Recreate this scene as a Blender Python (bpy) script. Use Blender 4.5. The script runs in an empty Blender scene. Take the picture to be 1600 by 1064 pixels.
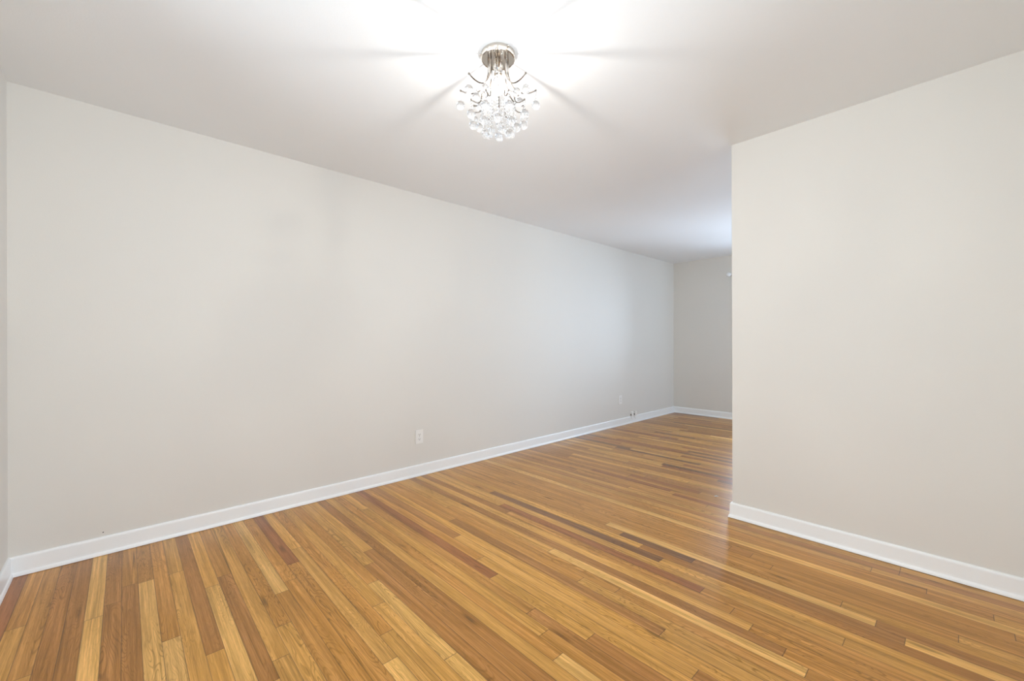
import bpy, bmesh, math, random
from mathutils import Vector, Matrix
random.seed(7)
C = bpy.context.scene.collection
sc = bpy.context.scene
PI = math.pi

# ------------------------------------------------------------------ camera
CAM_H = 1.1488
YAW = math.radians(46.9949)          # view direction turned from +X towards +Y
ROLL = -0.0027
right = Vector((math.sin(YAW), -math.cos(YAW), 0))
fwd = Vector((math.cos(YAW), math.sin(YAW), 0))
up = Vector((0, 0, 1))
r_ax = right * math.cos(ROLL) + up * math.sin(ROLL)
u_ax = up * math.cos(ROLL) - right * math.sin(ROLL)
cam_data = bpy.data.cameras.new('camera')
cam = bpy.data.objects.new('camera', cam_data)
C.objects.link(cam)
M = Matrix.Identity(4)
for i in range(3):
    M[i][0] = r_ax[i]; M[i][1] = u_ax[i]; M[i][2] = -fwd[i]
M[2][3] = CAM_H
cam.matrix_world = M
cam_data.sensor_fit = 'HORIZONTAL'
cam_data.sensor_width = 36.0
cam_data.lens = 649.692 / 1600 * 36.0
cam_data.shift_y = 3.5675 / 1600
cam_data.clip_start = 0.02
sc.camera = cam

# ------------------------------------------------------------------ room numbers
H = 2.44
XW, XE = -0.4202, 6.605      # west, east walls
YS, YN = -0.43, 3.1849       # south, north walls
XP, PT, YP = 2.9182, 0.115, 1.0121   # partition face, thickness, free end

# ------------------------------------------------------------------ world, lights, exposure
world = bpy.data.worlds.new('daylight'); sc.world = world
world.use_nodes = True
bg = world.node_tree.nodes['Background']
bg.inputs[0].default_value = (0.80, 0.90, 1.0, 1); bg.inputs[1].default_value = 1.6
sc.view_settings.view_transform = 'Standard'
sc.view_settings.look = 'None'
sc.view_settings.exposure = 0.16
sc.view_settings.gamma = 1.0
sc.view_settings.use_curve_mapping = False
sc.cycles.use_denoising = True
sc.cycles.max_bounces = 16
sc.cycles.diffuse_bounces = 10
sc.cycles.transparent_max_bounces = 32
sc.cycles.transmission_bounces = 12

def area(name, loc, direction, sx, sy, power, color):
    d = bpy.data.lights.new(name, 'AREA')
    d.shape = 'RECTANGLE'; d.size = sx; d.size_y = sy
    d.energy = power; d.color = color
    o = bpy.data.objects.new(name, d); C.objects.link(o)
    o.location = loc
    o.rotation_euler = Vector(direction).to_track_quat('-Z', 'Y').to_euler()
    return o
# window openings: (dining, south wall) and (living, east wall)
WS = (-0.25, 1.45, 0.75, 2.20)        # x0,x1,z0,z1
WS2 = (5.05, 6.45, 0.75, 2.10)
WE = (0.45, 2.19, 0.75, 2.08)        # y0,y1,z0,z1
WW = (-0.30, 1.95, 0.75, 2.20)
COOL = (0.64, 0.80, 1.0); SOFT = (0.86, 0.93, 1.0); FILL = (0.88, 0.94, 1.0)
def daylight(tag_, p, out, w, power, fill, color):
    """sky light just outside one window, and an added fill lamp shining up through it"""
    cz, hz, wz = (w[2]+w[3])/2, w[3]-w[2], w[1]-w[0]
    o = Vector(out)
    area('daylight_'+tag_, Vector(p)+o*0.22+Vector((0, 0, cz)), -o, wz, hz, power, color)
    area('ceiling_fill_'+tag_, Vector(p)+o*0.55+Vector((0, 0, -0.10)), -o*0.55+Vector((0, 0, 1)), wz, 0.7, fill, FILL)  # added lamp below the opening, there to brighten the ceiling
daylight('south', ((WS[0]+WS[1])/2, YS, 0), (0, -1, 0), WS, 60, 76, SOFT)
daylight('west', (XW, (WW[0]+WW[1])/2, 0), (-1, 0, 0), WW, 66, 112, SOFT)
daylight('living', ((WS2[0]+WS2[1])/2, YS, 0), (0, -1, 0), WS2, 46, 4, COOL)
daylight('east', (XE, (WE[0]+WE[1])/2, 0), (1, 0, 0), WE, 100, 0.5, (0.62, 0.78, 1.0))

LAMP = Vector((1.2236, 1.398, H))
pl = bpy.data.lights.new('lamp_light', 'POINT'); pl.energy = 8; pl.color = (1.0, 0.96, 0.90); pl.shadow_soft_size = 0.004
plo = bpy.data.objects.new('lamp_light', pl); C.objects.link(plo); plo.location = LAMP + Vector((0, 0, -0.148))

# ------------------------------------------------------------------ materials
def new_mat(name):
    m = bpy.data.materials.new(name); m.use_nodes = True
    nt = m.node_tree; b = nt.nodes['Principled BSDF']
    return m, nt, b
def N(nt, t, **kw):
    n = nt.nodes.new(t)
    for k, v in kw.items(): setattr(n, k, v)
    return n
def paint(name, col, rough=0.55, bump=0.03, scale=260, spec=0.35, var=0.015):
    m, nt, b = new_mat(name)
    L = nt.links.new
    tc = N(nt, 'ShaderNodeTexCoord')
    n1 = N(nt, 'ShaderNodeTexNoise'); n1.inputs['Scale'].default_value = scale; n1.inputs['Detail'].default_value = 3
    n2 = N(nt, 'ShaderNodeTexNoise'); n2.inputs['Scale'].default_value = 1.7; n2.inputs['Detail'].default_value = 3
    L(tc.outputs['Object'], n1.inputs['Vector']); L(tc.outputs['Object'], n2.inputs['Vector'])
    mr = N(nt, 'ShaderNodeMapRange'); mr.inputs[3].default_value = 1-var; mr.inputs[4].default_value = 1+var
    L(n2.outputs[0], mr.inputs[0])
    mx = N(nt, 'ShaderNodeVectorMath', operation='SCALE'); mx.inputs[0].default_value = col
    L(mr.outputs[0], mx.inputs['Scale']); L(mx.outputs[0], b.inputs['Base Color'])
    bp = N(nt, 'ShaderNodeBump'); bp.inputs['Strength'].default_value = bump; bp.inputs['Distance'].default_value = 0.002
    L(n1.outputs[0], bp.inputs['Height']); L(bp.outputs[0], b.inputs['Normal'])
    b.inputs['Roughness'].default_value = rough
    b.inputs['Specular IOR Level'].default_value = spec
    return m
M_wall = paint('wall_paint', (0.680, 0.659, 0.612), 0.6, 0.12, 240)
M_ceil = paint('ceiling_paint', (0.82, 0.84, 0.85), 0.8, 0.15, 160)
M_trim = paint('trim_paint', (0.83, 0.845, 0.84), 0.32, 0.04, 90, 0.5)
M_plastic = paint('white_plastic', (0.78, 0.77, 0.74), 0.35, 0.0, 50, 0.5, 0.0)
M_dark = paint('dark_slot', (0.03, 0.03, 0.03), 0.5, 0.0, 50, 0.4, 0.0)
M_port = paint('grey_port', (0.16, 0.155, 0.15), 0.5, 0.0, 50, 0.4, 0.0)
M_steel = paint('screw_steel', (0.45, 0.44, 0.42), 0.35, 0.0, 50, 0.5, 0.0); M_steel.node_tree.nodes['Principled BSDF'].inputs['Metallic'].default_value = 0.9

m, nt, b = new_mat('chrome'); M_chrome = m
b.inputs['Metallic'].default_value = 1.0; b.inputs['Base Color'].default_value = (0.80, 0.76, 0.70, 1); b.inputs['Roughness'].default_value = 0.07
tc = N(nt, 'ShaderNodeTexCoord'); n1 = N(nt, 'ShaderNodeTexNoise'); n1.inputs['Scale'].default_value = 30
nt.links.new(tc.outputs['Object'], n1.inputs['Vector'])
mr = N(nt, 'ShaderNodeMapRange'); mr.inputs[3].default_value = 0.05; mr.inputs[4].default_value = 0.12
nt.links.new(n1.outputs[0], mr.inputs[0]); nt.links.new(mr.outputs[0], b.inputs['Roughness'])

M_arm = m.copy(); M_arm.name = 'chrome_dark_reflection'; M_arm.node_tree.nodes['Principled BSDF'].inputs['Base Color'].default_value = (0.22, 0.19, 0.165, 1)  # chrome copy for the arms, dark reflections put into its base colour
b.inputs['Base Color'].default_value = (0.62, 0.57, 0.51, 1)
def glass_mat(name, clear, ior=1.5, tint=(0.98, 0.985, 0.99)):
    m = bpy.data.materials.new(name); m.use_nodes = True
    nt = m.node_tree; nt.nodes.clear()
    out = N(nt, 'ShaderNodeOutputMaterial'); mix = N(nt, 'ShaderNodeMixShader')
    g = N(nt, 'ShaderNodeBsdfGlass'); g.inputs['IOR'].default_value = ior; g.inputs['Roughness'].default_value = 0.02
    g.inputs['Color'].default_value = (*tint, 1)
    t = N(nt, 'ShaderNodeBsdfTransparent'); t.inputs['Color'].default_value = (*tint, 1)
    n = N(nt, 'ShaderNodeTexNoise'); n.inputs['Scale'].default_value = 40
    mr = N(nt, 'ShaderNodeMapRange'); mr.inputs[3].default_value = clear-0.03; mr.inputs[4].default_value = clear+0.03
    nt.links.new(n.outputs[0], mr.inputs[0]); nt.links.new(mr.outputs[0], mix.inputs[0])
    nt.links.new(g.outputs[0], mix.inputs[1]); nt.links.new(t.outputs[0], mix.inputs[2]); nt.links.new(mix.outputs[0], out.inputs[0])
    return m
M_crystal = glass_mat('crystal', 0.35)
m = bpy.data.materials.new('window_glass'); m.use_nodes = True; M_pane = m
nt = m.node_tree; nt.nodes.clear()
out = N(nt, 'ShaderNodeOutputMaterial'); mix = N(nt, 'ShaderNodeMixShader'); fr = N(nt, 'ShaderNodeFresnel')
t = N(nt, 'ShaderNodeBsdfTransparent'); g = N(nt, 'ShaderNodeBsdfGlossy'); g.inputs['Roughness'].default_value = 0.0
nt.links.new(fr.outputs[0], mix.inputs[0]); nt.links.new(t.outputs[0], mix.inputs[1]); nt.links.new(g.outputs[0], mix.inputs[2]); nt.links.new(mix.outputs[0], out.inputs[0])
m = bpy.data.materials.new('bulb_glow'); m.use_nodes = True; M_bulb = m
nt = m.node_tree; nt.nodes.clear()
out = N(nt, 'ShaderNodeOutputMaterial'); add = N(nt, 'ShaderNodeAddShader'); e = N(nt, 'ShaderNodeEmission'); t = N(nt, 'ShaderNodeBsdfTransparent')
e.inputs[0].default_value = (1, 0.95, 0.88, 1); e.inputs[1].default_value = 6.0
nt.links.new(e.outputs[0], add.inputs[0]); nt.links.new(t.outputs[0], add.inputs[1]); nt.links.new(add.outputs[0], out.inputs[0])

# oak: each board carries its own wood colour; grain is procedural in board space
def oak():
    m, nt, b = new_mat('oak_strip_floor'); L = nt.links.new
    bc = N(nt, 'ShaderNodeVertexColor'); bc.layer_name = 'board_color'
    uv = N(nt, 'ShaderNodeUVMap'); uv.uv_map = 'board_uv'      # metres, shifted per board
    ed = N(nt, 'ShaderNodeUVMap'); ed.uv_map = 'edge_uv'       # x: across 0..w, y: along 0..L (metres)
    e2 = N(nt, 'ShaderNodeUVMap'); e2.uv_map = 'edge_far'      # x: to far side, y: to far end
    def mapped(sx, sy):
        mp = N(nt, 'ShaderNodeMapping'); mp.inputs['Scale'].default_value = (sx, sy, 1); L(uv.outputs[0], mp.inputs[0]); return mp.outputs[0]
    def noise(sx, sy, det=4, dist=0.0, rough=0.55):
        n = N(nt, 'ShaderNodeTexNoise'); n.inputs['Scale'].default_value = 1; n.inputs['Detail'].default_value = det
        n.inputs['Distortion'].default_value = dist; n.inputs['Roughness'].default_value = rough
        L(mapped(sx, sy), n.inputs['Vector']); return n.outputs[0]
    def rng(v, a, bb, c, d):
        r = N(nt, 'ShaderNodeMapRange'); r.inputs[1].default_value = a; r.inputs[2].default_value = bb; r.inputs[3].default_value = c; r.inputs[4].default_value = d
        L(v, r.inputs[0]); return r.outputs[0]
    def mth(op, a, c=None, val=None):
        n = N(nt, 'ShaderNodeMath', operation=op); L(a, n.inputs[0])
        if c is not None: L(c, n.inputs[1])
        elif val is not None: n.inputs[1].default_value = val
        return n.outputs[0]
    pores = noise(620, 16, 3, 0.0, 0.7)
    streak = noise(75, 1.6, 4, 0.6)
    broad = noise(22, 1.1, 3, 1.0)
    field = noise(13, 1.5, 2, 0.8)                              # cathedral figure: contour lines of a smooth field
    rings = mth('SINE', mth('MULTIPLY', field, val=150.0))
    rings = rng(rings, 0.35, 1.0, 0.0, 1.0)
    figure = rng(noise(5, 0.9, 1), 0.44, 0.62, 0.0, 1.0)         # only some stretches show it strongly
    rings = mth('MULTIPLY', rings, figure)
    f = mth('MULTIPLY', rng(pores, 0.35, 0.75, 1.10, 0.78), rng(streak, 0.3, 0.72, 1.16, 0.72))
    f = mth('MULTIPLY', f, rng(broad, 0.3, 0.7, 1.18, 0.82))
    f = mth('MULTIPLY', f, rng(rings, 0, 1, 1.0, 0.63))
    f = mth('MULTIPLY', f, rng(noise(190, 2.2, 3, 0.4, 0.7), 0.35, 0.68, 1.13, 0.80))
    # mineral streaks and knots
    minr = rng(noise(42, 0.8, 3, 1.2), 0.66, 0.76, 1.0, 0.45)
    f = mth('MULTIPLY', f, minr)
    knot = N(nt, 'ShaderNodeTexVoronoi'); knot.inputs['Scale'].default_value = 1; L(mapped(9, 1.6), knot.inputs['Vector'])
    f = mth('MULTIPLY', f, rng(knot.outputs['Distance'], 0.03, 0.13, 0.42, 1.0))
    # joints
    s1 = N(nt, 'ShaderNodeSeparateXYZ'); L(ed.outputs[0], s1.inputs[0])
    s2 = N(nt, 'ShaderNodeSeparateXYZ'); L(e2.outputs[0], s2.inputs[0])
    side = mth('MINIMUM', s1.outputs[0], s2.outputs[0]); end = mth('MINIMUM', s1.outputs[1], s2.outputs[1])
    gap = mth('MULTIPLY', rng(side, 0.0004, 0.0022, 0.48, 1.0), rng(end, 0.0004, 0.0022, 0.32, 1.0))
    f2 = mth('MULTIPLY', f, gap)
    sc_ = N(nt, 'ShaderNodeVectorMath', operation='SCALE'); L(bc.outputs[0], sc_.inputs[0]); L(f2, sc_.inputs['Scale'])
    # darker grain is also a touch redder
    hs = N(nt, 'ShaderNodeHueSaturation'); L(sc_.outputs[0], hs.inputs['Color'])
    L(rng(f, 0.6, 1.2, 1.06, 0.97), hs.inputs['Saturation'])
    L(hs.outputs[0], b.inputs['Base Color'])
    L(rng(pores, 0.3, 0.7, 0.27, 0.37), b.inputs['Roughness'])
    b.inputs['Specular IOR Level'].default_value = 0.5
    b.inputs['Coat Weight'].default_value = 0.12; b.inputs['Coat Roughness'].default_value = 0.30
    bp = N(nt, 'ShaderNodeBump'); bp.inputs['Strength'].default_value = 0.25; bp.inputs['Distance'].default_value = 0.0006
    L(mth('ADD', gap, mth('MULTIPLY', noise(14, 1.5, 1), val=0.9)), bp.inputs['Height']); L(bp.outputs[0], b.inputs['Normal'])
    return m
M_oak = oak()

# ------------------------------------------------------------------ mesh helpers
def obj(name, bm, mat, parent=None, smooth=False):
    bmesh.ops.recalc_face_normals(bm, faces=bm.faces[:])
    me = bpy.data.meshes.new(name); bm.to_mesh(me); bm.free()
    if mat: me.materials.append(mat)
    if smooth:
        for p in me.polygons: p.use_smooth = True
    o = bpy.data.objects.new(name, me); C.objects.link(o)
    if parent: o.parent = parent
    return o
def thing(name, label, cat, loc=(0, 0, 0), rz=0, group=None):
    o = bpy.data.objects.new(name, None); C.objects.link(o)
    o.location = loc; o.rotation_euler = (0, 0, rz); o.empty_display_size = 0.05
    o['label'] = label; o['category'] = cat
    if group: o['group'] = group
    return o
def struct(o, label=None):
    o['kind'] = 'structure'
    if label: o['label'] = label
    return o
def add_box(bm, x0, x1, y0, y1, z0, z1, bev=0):
    r = bmesh.ops.create_cube(bm, size=1.0)
    for v in r['verts']:
        v.co = Vector(((x0+x1)/2 + v.co.x*(x1-x0), (y0+y1)/2 + v.co.y*(y1-y0), (z0+z1)/2 + v.co.z*(z1-z0)))
    if bev:
        es = list({e for v in r['verts'] for e in v.link_edges})
        bmesh.ops.bevel(bm, geom=es, offset=bev, segments=2, affect='EDGES', profile=0.5)
def box(*a, **k):
    bm = bmesh.new(); add_box(bm, *a, **k); return bm
def add_lathe(bm, prof, seg=24, cx=0, cy=0, cz=0, close=True):
    rings = []
    for r, z in prof:
        if r < 1e-6: rings.append([bm.verts.new((cx, cy, cz+z))])
        else: rings.append([bm.verts.new((cx+r*math.cos(2*PI*i/seg), cy+r*math.sin(2*PI*i/seg), cz+z)) for i in range(seg)])
    for a, c in zip(rings, rings[1:]):
        for i in range(seg):
            j = (i+1) % seg
            if len(a) == 1 and len(c) == 1: continue
            if len(a) == 1: bm.faces.new((a[0], c[i], c[j]))
            elif len(c) == 1: bm.faces.new((a[i], a[j], c[0]))
            else: bm.faces.new((a[i], a[j], c[j], c[i]))
def add_tube(bm, pts, rad, seg=8):
    pts = [Vector(p) for p in pts]; rings = []
    prev = None
    for i, p in enumerate(pts):
        t = (pts[min(i+1, len(pts)-1)] - pts[max(i-1, 0)]).normalized()
        ref = prev if prev is not None else (Vector((0, 0, 1)) if abs(t.z) < 0.9 else Vector((1, 0, 0)))
        a = (ref - t*ref.dot(t)).normalized(); prev = a; b_ = t.cross(a)
        rr = rad[i] if isinstance(rad, (list, tuple)) else rad
        rings.append([bm.verts.new(p + (a*math.cos(2*PI*k/seg) + b_*math.sin(2*PI*k/seg))*rr) for k in range(seg)])
    for a, c in zip(rings, rings[1:]):
        for k in range(seg):
            j = (k+1) % seg; bm.faces.new((a[k], a[j], c[j], c[k]))
    bm.faces.new(rings[0][::-1]); bm.faces.new(rings[-1])

# ------------------------------------------------------------------ floor: strip oak, boards laid along Y
W0, PITCH = -0.0105, 0.057
TONE = {'L': (0.715, 0.396, 0.106), 'l': (0.605, 0.304, 0.062), 'm': (0.515, 0.236, 0.042),
        'b': (0.415, 0.180, 0.034), 'r': (0.340, 0.122, 0.026), 'd': (0.225, 0.098, 0.028)}
# board ends seen in the photograph: strip: [(y of the end, tone beyond it, tone before it)]
JOINTS = {-6: [(2.60, 'm', 'l')], -2: [(2.47, 'L', 'L')], -1: [(2.55, 'b', 'b')], 0: [(2.69, 'm', 'b')], 1: [(2.68, 'm', 'L')],
 3: [(2.68, 'l', 'l')], 2: [(2.09, 'm', 'L')], 5: [(2.41, 'l', 'L')], 12: [(2.53, 'l', 'l')], 11: [(2.37, 'r', 'm')], 10: [(2.21, 'm', 'm')],
 9: [(2.13, 'L', 'm')], 6: [(2.48, 'm', 'b'), (1.59, 'b', 'l')], 4: [(1.89, 'b', 'l')], 7: [(1.69, 'l', 'l')], 8: [(1.88, 'm', 'l')],
 16: [(2.09, 'l', 'b')], 15: [(1.92, 'm', 'L'), (1.27, 'L', 'L')], 14: [(1.74, 'l', 'l')], 13: [(1.55, 'm', 'l')], 24: [(1.74, 'm', 'l')],
 23: [(1.56, 'r', 'l'), (0.98, 'l', 'b')], 17: [(2.23, 'l', 'b')], 21: [(2.80, 'l', 'm'), (1.12, 'l', 'm')], 20: [(2.55, 'm', 'l'), (1.00, 'm', 'L')],
 29: [(2.44, 'l', 'm')], 27: [(2.24, 'm', 'l'), (0.80, 'b', 'l')], 25: [(2.03, 'b', 'l')], 22: [(1.25, 'm', 'b')], 28: [(1.25, 'm', 'l')],
 34: [(2.21, 'l', 'b'), (0.81, 'r', 'm')], 33: [(2.08, 'b', 'm'), (0.66, 'm', 'm')], 30: [(1.54, 'l', 'L'), (0.36, 'L', 'm')], 40: [(1.76, 'm', 'l'), (0.35, 'm', 'l')],
 39: [(1.52, 'm', 'L'), (0.23, 'L', 'b')], 38: [(1.38, 'm', 'd'), (0.95, 'd', 'b'), (0.14, 'b', 'L')], 37: [(1.22, 'l', 'b')], 36: [(2.45, 'm', 'd'), (1.07, 'd', 'l')],
 32: [(0.57, 'l', 'm')], 31: [(0.44, 'b', 'm')], 42: [(0.65, 'm', 'm')], 53: [(1.47, 'm', 'r')], 43: [(0.87, 'm', 'b'), (0.76, 'b', 'm')],
 -7: [(1.9, 'r', 'm')], -5: [(2.2, 'm', 'l')], -4: [(1.7, 'b', 'b')], -3: [(1.5, 'b', 'b')], 18: [(0.9, 'b', 'b')], 19: [(0.85, 'l', 'l')],
 26: [(0.5, 'l', 'b')], 35: [(0.3, 'l', 'l')], 45: [(-0.2, 'L', 'L')], 46: [(-0.1, 'm', 'l')], 44: [(-0.15, 'm', 'm')], 41: [(0.0, 'm', 'l')],
 47: [(0.1, 'm', 'm')], 48: [(0.3, 'l', 'l')], 49: [(0.2, 'b', 'b')], 50: [(0.2, 'l', 'l')]}
def build_floor():
    bm = bmesh.new()
    uvl = bm.loops.layers.uv.new('board_uv'); edl = bm.loops.layers.uv.new('edge_uv'); efl = bm.loops.layers.uv.new('edge_far')
    cl = bm.loops.layers.float_color.new('board_color')
    rnd = random.Random(21)
    def board(x0, x1, y0, y1, tone):
        vs = [bm.verts.new((x, y, 0)) for x, y in ((x0, y0), (x1, y0), (x1, y1), (x0, y1))]
        f = bm.faces.new(vs)
        ox, oy = rnd.uniform(0, 40), rnd.uniform(0, 60)
        k = rnd.uniform(0.93, 1.07); w = rnd.uniform(-0.03, 0.03)
        c = (tone[0]*k*(1+w*.5), tone[1]*k, tone[2]*k*(1-w*2), 1)
        for l in f.loops:
            x, y = l.vert.co.x, l.vert.co.y
            l[uvl].uv = (x-x0+ox, y-y0+oy); l[edl].uv = (x-x0, y-y0); l[efl].uv = (x1-x, y1-y); l[cl] = c
    keys = ['L', 'l', 'm', 'b', 'r', 'd']
    n0 = math.floor((XW-W0)/PITCH); n1 = math.floor((XE-W0)/PITCH)
    for n in range(n0, n1+1):
        x0 = max(W0+n*PITCH, XW); x1 = min(W0+(n+1)*PITCH, XE)
        if x1-x0 < 0.001: continue
        js = JOINTS.get(n, [])
        wts = [9, 30, 34, 18, 6, 2] if n < 50 else [3, 14, 30, 32, 14, 7]
        cuts = []
        top, bot = YN, YS
        if js:
            segs = []
            hi = top
            for i, (y, a, b_) in enumerate(js):
                segs.append((y, hi, a)); hi = y
            segs.append((None, hi, js[-1][2]))
            # first board may start short of the wall; last one ends somewhere below
            ylast = max(bot, hi - rnd.uniform(0.8, 1.7)); segs[-1] = (ylast, hi, segs[-1][2])
            y = ylast
            while y > bot+0.02:
                y2 = max(bot, y - rnd.uniform(0.5, 1.6))
                if y2 - bot < 0.15: y2 = bot
                segs.append((y2, y, rnd.choices(keys, wts)[0])); y = y2
            for a, b_, t in segs:
                if b_-a > 0.01: board(x0, x1, a, b_, TONE[t])
        else:
            y = top; first = True
            while y > bot+0.01:
                ln = rnd.uniform(0.25, 1.3) if first else rnd.uniform(0.4, 1.7)
                first = False
                y2 = max(bot, y-ln)
                if y2 - bot < 0.15: y2 = bot
                board(x0, x1, y2, y, TONE[rnd.choices(keys, wts)[0]]); y = y2
    me = bpy.data.meshes.new('floor')
    # subfloor slab below, same object
    bm.to_mesh(me); bm.free()
    me.materials.append(M_oak)
    o = bpy.data.objects.new('floor', me); C.objects.link(o)
    return o
struct(build_floor(), 'strip oak floor in mixed honey and brown boards, glossy finish')
struct(obj('floor_subfloor', box(XW-0.12, XE+0.12, YS-0.12, YN+0.12, -0.10, -0.004), M_trim))

# ------------------------------------------------------------------ walls and ceiling
T = 0.12
def wall_with_opening(name, axis, at, out, a0, a1, openings):
    """axis 'x': wall runs along X at Y=at; out = +1/-1 outward direction. openings: list of (p0,p1,z0,z1)."""
    bm = bmesh.new()
    b0, b1 = sorted((at, at+out*T))
    def put(p0, p1, z0, z1):
        if p1-p0 < 1e-4 or z1-z0 < 1e-4: return
        if axis == 'x': add_box(bm, p0, p1, b0, b1, z0, z1)
        else: add_box(bm, b0, b1, p0, p1, z0, z1)
    p = a0
    for q0, q1, z0, z1 in sorted(openings):
        put(p, q0, 0, H); put(q0, q1, 0, z0); put(q0, q1, z1, H); p = q1
    put(p, a1, 0, H)
    return struct(obj(name, bm, M_wall))
wall_with_opening('wall_north', 'x', YN, 1, XW-T, XE+T, [])
wall_with_opening('wall_south', 'x', YS, -1, XW-T, XE+T, [WS, WS2])
wall_with_opening('wall_west', 'y', XW, -1, YS, YN, [WW])
wall_with_opening('wall_east', 'y', XE, 1, YS, YN, [WE])
bm = bmesh.new(); add_box(bm, XP, XP+PT, YS, YP, 0, H)
vert_edges = [e for e in bm.edges if abs(e.verts[0].co.z-e.verts[1].co.z) > 1 and e.verts[0].co.y > YP-0.01]
bmesh.ops.bevel(bm, geom=vert_edges, offset=0.004, segments=3, affect='EDGES', profile=0.5)
struct(obj('wall_partition', bm, M_wall), 'partition wall ending at the passage into the far room')
struct(obj('ceiling', box(XW-T, XE+T, YS-T, YN+T, H, H+0.1), M_ceil), 'flat white painted ceiling')

# ------------------------------------------------------------------ baseboards (mitred sweep of one profile)
PROFILE = [(0.0, 0.0985), (0.0045, 0.0985), (0.0080, 0.0965), (0.0100, 0.0925), (0.0112, 0.0860), (0.0120, 0.030),
           (0.0130, 0.0220), (0.0168, 0.0170), (0.0192, 0.0110), (0.0208, 0.0020), (0.0, 0.0020)]
POLY = [(XW, YS), (XP, YS), (XP, YP), (XP+PT, YP), (XP+PT, YS), (XE, YS), (XE, YN), (XW, YN)]
SIDE = ['baseboard_south', 'baseboard_partition', 'baseboard_partition_end', 'baseboard_partition_back', 'baseboard_south', 'baseboard_east', 'baseboard_north', 'baseboard_west']
def offset_pt(i, d):
    n = len(POLY); p0, p1, p2 = Vector(POLY[i-1]), Vector(POLY[i]), Vector(POLY[(i+1) % n])
    e1 = (p1-p0).normalized(); e2 = (p2-p1).normalized()
    n1 = Vector((-e1.y, e1.x)); n2 = Vector((-e2.y, e2.x))
    return p1 + (n1+n2)*d
for i in range(len(POLY)):
    bm = bmesh.new(); j = (i+1) % len(POLY)
    A = [bm.verts.new((*offset_pt(i, d), z)) for d, z in PROFILE]
    B = [bm.verts.new((*offset_pt(j, d), z)) for d, z in PROFILE]
    for k in range(len(PROFILE)):
        l = (k+1) % len(PROFILE); bm.faces.new((A[k], A[l], B[l], B[k]))
    bm.faces.new(A); bm.faces.new(B[::-1])
    struct(obj(SIDE[i], bm, M_trim))

# ------------------------------------------------------------------ windows (outside the picture, they let the daylight in)
def window(n, axis, at, out, w):
    p0, p1, z0, z1 = w
    def bx(bm, a, b_, c, d, e, f):   # along, depth(from inner face outward), z
        lo, hi = sorted((at+out*c, at+out*d))
        if axis == 'x': add_box(bm, a, b_, lo, hi, e, f)
        else: add_box(bm, lo, hi, a, b_, e, f)
    bm = bmesh.new(); cw = 0.06                       # casing on the room side
    bx(bm, p0-cw, p0, -0.015, 0, z0-cw, z1+cw); bx(bm, p1, p1+cw, -0.015, 0, z0-cw, z1+cw)
    bx(bm, p0, p1, -0.015, 0, z1, z1+cw); bx(bm, p0, p1, -0.03, 0, z0-cw, z0)
    root = struct(obj('window_%d' % n, bm, M_trim))
    bm = bmesh.new(); s = 0.04; mid = (z0+z1)/2
    xs = [p0, (p0+p1)/2, p1]
    for a, b_ in zip(xs, xs[1:]):
        bx(bm, a, a+s, 0.04, 0.08, z0, z1); bx(bm, b_-s, b_, 0.04, 0.08, z0, z1)
        bx(bm, a+s, b_-s, 0.04, 0.08, z0, z0+s); bx(bm, a+s, b_-s, 0.04, 0.08, z1-s, z1); bx(bm, a+s, b_-s, 0.04, 0.08, mid-s/2, mid+s/2)
    fr_ = obj('window_sash', bm, M_trim, root)
    bm = bmesh.new(); bx(bm, p0+0.01, p1-0.01, 0.058, 0.062, z0+0.01, z1-0.01)
    obj('window_pane', bm, M_pane, root)
window(1, 'x', YS, -1, WS); window(2, 'x', YS, -1, WS2); window(3, 'y', XE, 1, WE); window(4, 'y', XW, -1, WW)

# ------------------------------------------------------------------ crystal ceiling lamp
lamp = thing('crystal_chandelier', 'lit crystal ceiling lamp with round chrome canopy, curved arms and hanging glass balls', 'ceiling lamp', LAMP)
def P(parent, name, bm, mat, smooth=True): return obj(name, bm, mat, parent, smooth)
bm = bmesh.new()
add_lathe(bm, [(0.0, -0.0003), (0.073, -0.0003), (0.0755, -0.003), (0.0755, -0.027), (0.0740, -0.0295), (0.071, -0.0300), (0.0700, -0.0270), (0.0, -0.0255)], 64)
canopy = P(lamp, 'canopy', bm, M_chrome, False)
for p in canopy.data.polygons: p.use_smooth = abs(p.normal.z) < 0.5
for k in range(3):                                    # small screws round the rim
    a = 2*PI*k/3+0.4; bm = bmesh.new(); add_tube(bm, [((0.0753)*math.cos(a), 0.0753*math.sin(a), -0.010), (0.083*math.cos(a), 0.083*math.sin(a), -0.010)], 0.0035, 10)
    P(canopy, 'screw', bm, M_chrome)
bm = bmesh.new()
add_lathe(bm, [(0.0, -0.026), (0.012, -0.026), (0.012, -0.045), (0.019, -0.050), (0.019, -0.092), (0.015, -0.098), (0.0, -0.098)], 24)
P(lamp, 'lamp_socket', bm, M_chrome)
bm = bmesh.new()
prof = [(0.0, -0.184)]
for k in range(1, 13):
    t = k/12; ang = -PI/2 + t*PI*0.86
    prof.append((0.0245*math.cos(ang), -0.158 + 0.0262*math.sin(ang)))
prof += [(0.0125, -0.118), (0.0115, -0.099)]
add_lathe(bm, prof, 24)
P(lamp, 'light_bulb', bm, M_bulb)
def bez(p, n=16):
    out = []
    for i in range(n+1):
        t = i/n; q = [Vector(x) for x in p]
        while len(q) > 1: q = [q[k].lerp(q[k+1], t) for k in range(len(q)-1)]
        out.append(q[0])
    return out
def polar(r, a, z): return (r*math.cos(a), r*math.sin(a), z)
BASE = YAW - PI/2                                     # one arm points to the right of the photograph
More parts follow.
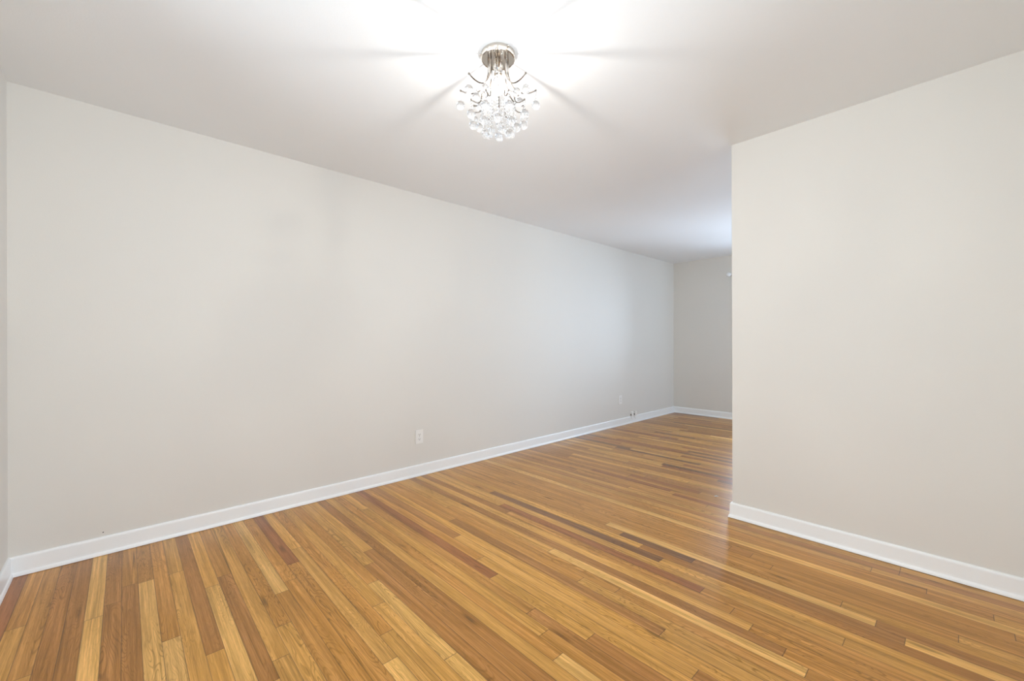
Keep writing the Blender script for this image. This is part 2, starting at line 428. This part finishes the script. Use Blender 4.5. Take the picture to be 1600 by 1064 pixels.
def ball_mesh(r):
    bm = bmesh.new(); bmesh.ops.create_icosphere(bm, subdivisions=3, radius=r)
    me = bpy.data.meshes.new('crystal_ball'); bm.to_mesh(me); bm.free(); me.materials.append(M_crystal)
    for p in me.polygons: p.use_smooth = True
    return me
BIG, SMALL = ball_mesh(0.0190), ball_mesh(0.0155)
def ball(x, y, z, me=BIG):
    o = bpy.data.objects.new('crystal_ball', me); C.objects.link(o); o.parent = lamp; o.location = (x, y, z); return o
def beads(x, y, z0, z1, r=0.0062, parent=lamp, dx=0, dy=0):
    """strand of faceted octagon beads from z0 down to z1"""
    n = max(1, int(round((z0-z1)/0.0145))); bm = bmesh.new()
    for k in range(n):
        t = (k+0.5)/n; z = z0 + (z1-z0)*t; X = x+dx*t; Y = y+dy*t
        add_lathe(bm, [(0, 0.0052), (r*0.62, 0.0040), (r, 0.0), (r*0.62, -0.0040), (0, -0.0052)], 8, X, Y, z)
        if k: add_tube(bm, [(x+dx*((k-0.5)/n), y+dy*((k-0.5)/n), z0+(z1-z0)*((k-0.5)/n)+0.0045), (X, Y, z+0.0045)], 0.0006, 4)
    return obj('bead_string', bm, M_crystal, parent)
for k in range(8):
    a = BASE + 2*PI*k/8
    # upper arm: leaves the canopy, dips outwards, lifts at the tip
    bm = bmesh.new()
    pts = bez([polar(0.044, a, -0.026), polar(0.038, a, -0.105), polar(0.055, a, -0.190), polar(0.120, a, -0.192), polar(0.168, a, -0.164)], 20)
    add_tube(bm, pts, 0.0032, 8)
    tip = pts[-1]
    bmesh.ops.create_icosphere(bm, subdivisions=2, radius=0.0045, matrix=Matrix.Translation(tip))
    arm = P(lamp, 'arm', bm, M_arm)
    beads(tip.x, tip.y, tip.z-0.004, tip.z-0.048, 0.0058)
    ball(tip.x, tip.y, tip.z-0.067)
    # inner ball below the bend of the arm
    i = polar(0.098, a+PI/16, -0.2)
    beads(i[0], i[1], -0.158, -0.186, 0.0050); ball(i[0], i[1], -0.205)
    # lower arm, half a step round, shorter
    b_ = a + PI/8
    bm = bmesh.new()
    pts = bez([polar(0.078, b_, -0.199), polar(0.076, b_, -0.240), polar(0.095, b_, -0.250), polar(0.125, b_, -0.232)], 16)
    add_tube(bm, pts, 0.0024, 8)
    tip = pts[-1]
    bmesh.ops.create_icosphere(bm, subdivisions=2, radius=0.0042, matrix=Matrix.Translation(tip))
    P(lamp, 'arm', bm, M_arm)
    beads(tip.x, tip.y, tip.z-0.004, tip.z-0.045, 0.0056)
    ball(tip.x, tip.y, tip.z-0.063)
    q = polar(0.078, b_, 0); beads(q[0], q[1], -0.200, -0.300, 0.0060)
    q = polar(0.082, a, -0.330); beads(q[0]*0.75, q[1]*0.75, -0.215, -0.308, 0.0060, dx=q[0]*0.25, dy=q[1]*0.25); ball(*q)
for k in range(5):
    a = BASE + 2*PI*k/5 + 0.2; q = polar(0.043, a, -0.358); beads(q[0]*0.8, q[1]*0.8, -0.22, -0.338, 0.0056, dx=q[0]*0.2, dy=q[1]*0.2); ball(*q, SMALL)
beads(0, 0, -0.235, -0.352, 0.0056); ball(0, 0, -0.368, SMALL)
bm = bmesh.new()                                      # wire ring that carries the lower strands
ring = [polar(0.078, 2*PI*t/48, -0.199) for t in range(49)]; add_tube(bm, ring, 0.0014, 6)
P(lamp, 'wire_ring', bm, M_chrome)
for k in range(8):                                    # long cut drops hanging close under the canopy
    a = BASE + 2*PI*(k+0.5)/8; bm = bmesh.new(); x, y, _ = polar(0.040, a, 0)
    add_lathe(bm, [(0, 0.036), (0.0022, 0.034), (0.0040, 0.022), (0.0085, -0.022), (0.0060, -0.034), (0, -0.042)], 8, x, y, -0.068)
    add_tube(bm, [(x, y, -0.026), (x, y, -0.033)], 0.0008, 4)
    obj('crystal_drop', bm, M_crystal, lamp)

# ------------------------------------------------------------------ wall outlets on the long wall
def outlet(x, z, label, wdt=0.074, hgt=0.118):
    t = thing('wall_outlet', label, 'power outlet', (x, YN, z))
    # local: x along wall, y into the room is negative
    plate = obj('cover_plate', box(-wdt/2, wdt/2, -0.0065, 0.0, -hgt/2, hgt/2, bev=0.0022), M_plastic, t)
    for s in (-1, 1):
        zc = s*0.0195
        bm = bmesh.new(); n = 20; vf = []; vb = []
        for k in range(n):
            a = 2*PI*k/n; px, pz = 0.0170*math.cos(a), max(-0.0118, min(0.0118, 0.0170*math.sin(a)))
            vf.append(bm.verts.new((px, -0.0082, zc+pz))); vb.append(bm.verts.new((px, -0.003, zc+pz)))
        bm.faces.new(vf); bm.faces.new(vb[::-1])
        for k in range(n): bm.faces.new((vf[k], vf[(k+1) % n], vb[(k+1) % n], vb[k]))
        rec = obj('receptacle', bm, M_plastic, t)
        bm = bmesh.new(); add_box(bm, -0.0078, -0.0054, -0.0086, -0.006, zc-0.003, zc+0.006); add_box(bm, 0.0054, 0.0078, -0.0086, -0.006, zc-0.002, zc+0.006)
        bmesh.ops.create_cone(bm, cap_ends=True, segments=12, radius1=0.0028, radius2=0.0028, depth=0.0026, matrix=Matrix.Translation((0, -0.0073, zc-0.0072)) @ Matrix.Rotation(PI/2, 4, 'X'))
        obj('slot', bm, M_dark, rec)
    bm = bmesh.new(); bmesh.ops.create_cone(bm, cap_ends=True, segments=14, radius1=0.0032, radius2=0.0026, depth=0.002, matrix=Matrix.Translation((0, -0.0073, 0)) @ Matrix.Rotation(PI/2, 4, 'X'))
    obj('screw', bm, M_steel, t)
    return t
outlet(1.867, 0.338, 'white duplex power outlet low on the long wall, the nearer of the two')
outlet(5.013, 0.359, 'white duplex power outlet low on the long wall near the far corner', 0.074, 0.122)

# two small surface-mounted jacks sitting on the top of the baseboard
def jack(x, label, lean):
    t = thing('cable_jack', label, 'cable jack', (x, YN, 0.0985), 0, 'cable jacks on the far baseboard')
    bm = bmesh.new(); add_box(bm, -0.022, 0.026, -0.030, 0.0, 0.0, 0.064, bev=0.004)
    obj('housing', bm, M_plastic, t)
    bm = bmesh.new(); add_box(bm, -0.0275, -0.020, -0.022, -0.006, 0.006, 0.034); add_box(bm, -0.012, 0.012, -0.0292, -0.022, 0.008, 0.020)
    obj('port', bm, M_port, t)
    bm = bmesh.new(); add_tube(bm, bez([(-0.024, -0.014, 0.016), (-0.040, -0.018, 0.014), (-0.040+lean, -0.028, -0.018), (-0.026+lean, -0.030, -0.040)], 10), 0.0032, 8)
    obj('cable_stub', bm, M_plastic, t)
jack(5.292, 'small white cable jack on the baseboard, the one nearer the camera', 0.004)
jack(5.378, 'small white cable jack on the baseboard, the one nearer the far corner', 0.010)

# small nail left in the wall, scrap on the floor
bm = bmesh.new(); add_tube(bm, [(0, 0, 0), (0, -0.006, 0)], 0.0016, 8); bmesh.ops.create_cone(bm, cap_ends=True, segments=10, radius1=0.0028, radius2=0.0028, depth=0.0012, matrix=Matrix.Translation((0, -0.0065, 0)) @ Matrix.Rotation(PI/2, 4, 'X'))
o = obj('wall_nail', bm, M_dark); o.location = (-0.086, YN, 0.122); o['label'] = 'tiny dark nail in the long wall just above the baseboard at left'; o['category'] = 'nail'
bm = bmesh.new(); rnd = random.Random(3); g_ = [[None]*4 for _ in range(3)]
for i in range(3):
    for j in range(4):
        g_[i][j] = bm.verts.new((0.009*j-0.0135+rnd.uniform(-.002, .002), 0.008*i-0.008+rnd.uniform(-.002, .002), 0.0008+abs(rnd.gauss(0, 0.003))))
for i in range(2):
    for j in range(3): bm.faces.new((g_[i][j], g_[i][j+1], g_[i+1][j+1], g_[i+1][j]))
bmesh.ops.solidify(bm, geom=bm.faces[:], thickness=0.0006)
o = obj('paper_scrap', bm, M_plastic); o.location = (3.218, 1.228, 0.0006); o.rotation_euler = (0, 0, -0.5); o['label'] = 'tiny white scrap lying on the floor beside the partition end'; o['category'] = 'paper scrap'

# ------------------------------------------------------------------ curtain rod over the east window, its end shows past the partition
rod = thing('curtain_rod', 'white curtain rod end with round finial on the far wall beside the partition edge', 'curtain rod', (XE, 2.26, 2.145))
bm = bmesh.new(); add_tube(bm, [(-0.075, 0.02, 0), (-0.075, -2.00, 0)], 0.010, 14); obj('rod', bm, M_trim, rod, True)
bm = bmesh.new()
prof = [(0.0, 0.034)] + [(0.031*math.cos(PI/2 - PI*k/12), 0.034*math.sin(PI/2-PI*k/12)) for k in range(1, 11)] + [(0.012, -0.034), (0.012, -0.050), (0.0, -0.050)]
add_lathe(bm, prof, 20); bmesh.ops.rotate(bm, verts=bm.verts[:], cent=(0, 0, 0), matrix=Matrix.Rotation(-PI/2, 3, 'X'))
bmesh.ops.translate(bm, verts=bm.verts[:], vec=(-0.075, 0.045, 0)); obj('finial', bm, M_trim, rod, True)
for yb in (-0.02, -1.92):
    bm = bmesh.new(); add_box(bm, -0.006, 0.0, yb-0.018, yb+0.018, -0.055, 0.035, bev=0.002); add_box(bm, -0.078, -0.004, yb-0.006, yb+0.006, -0.022, -0.010); add_box(bm, -0.090, -0.060, yb-0.007, yb+0.007, -0.050, -0.009, bev=0.002)
    obj('bracket', bm, M_trim, rod)
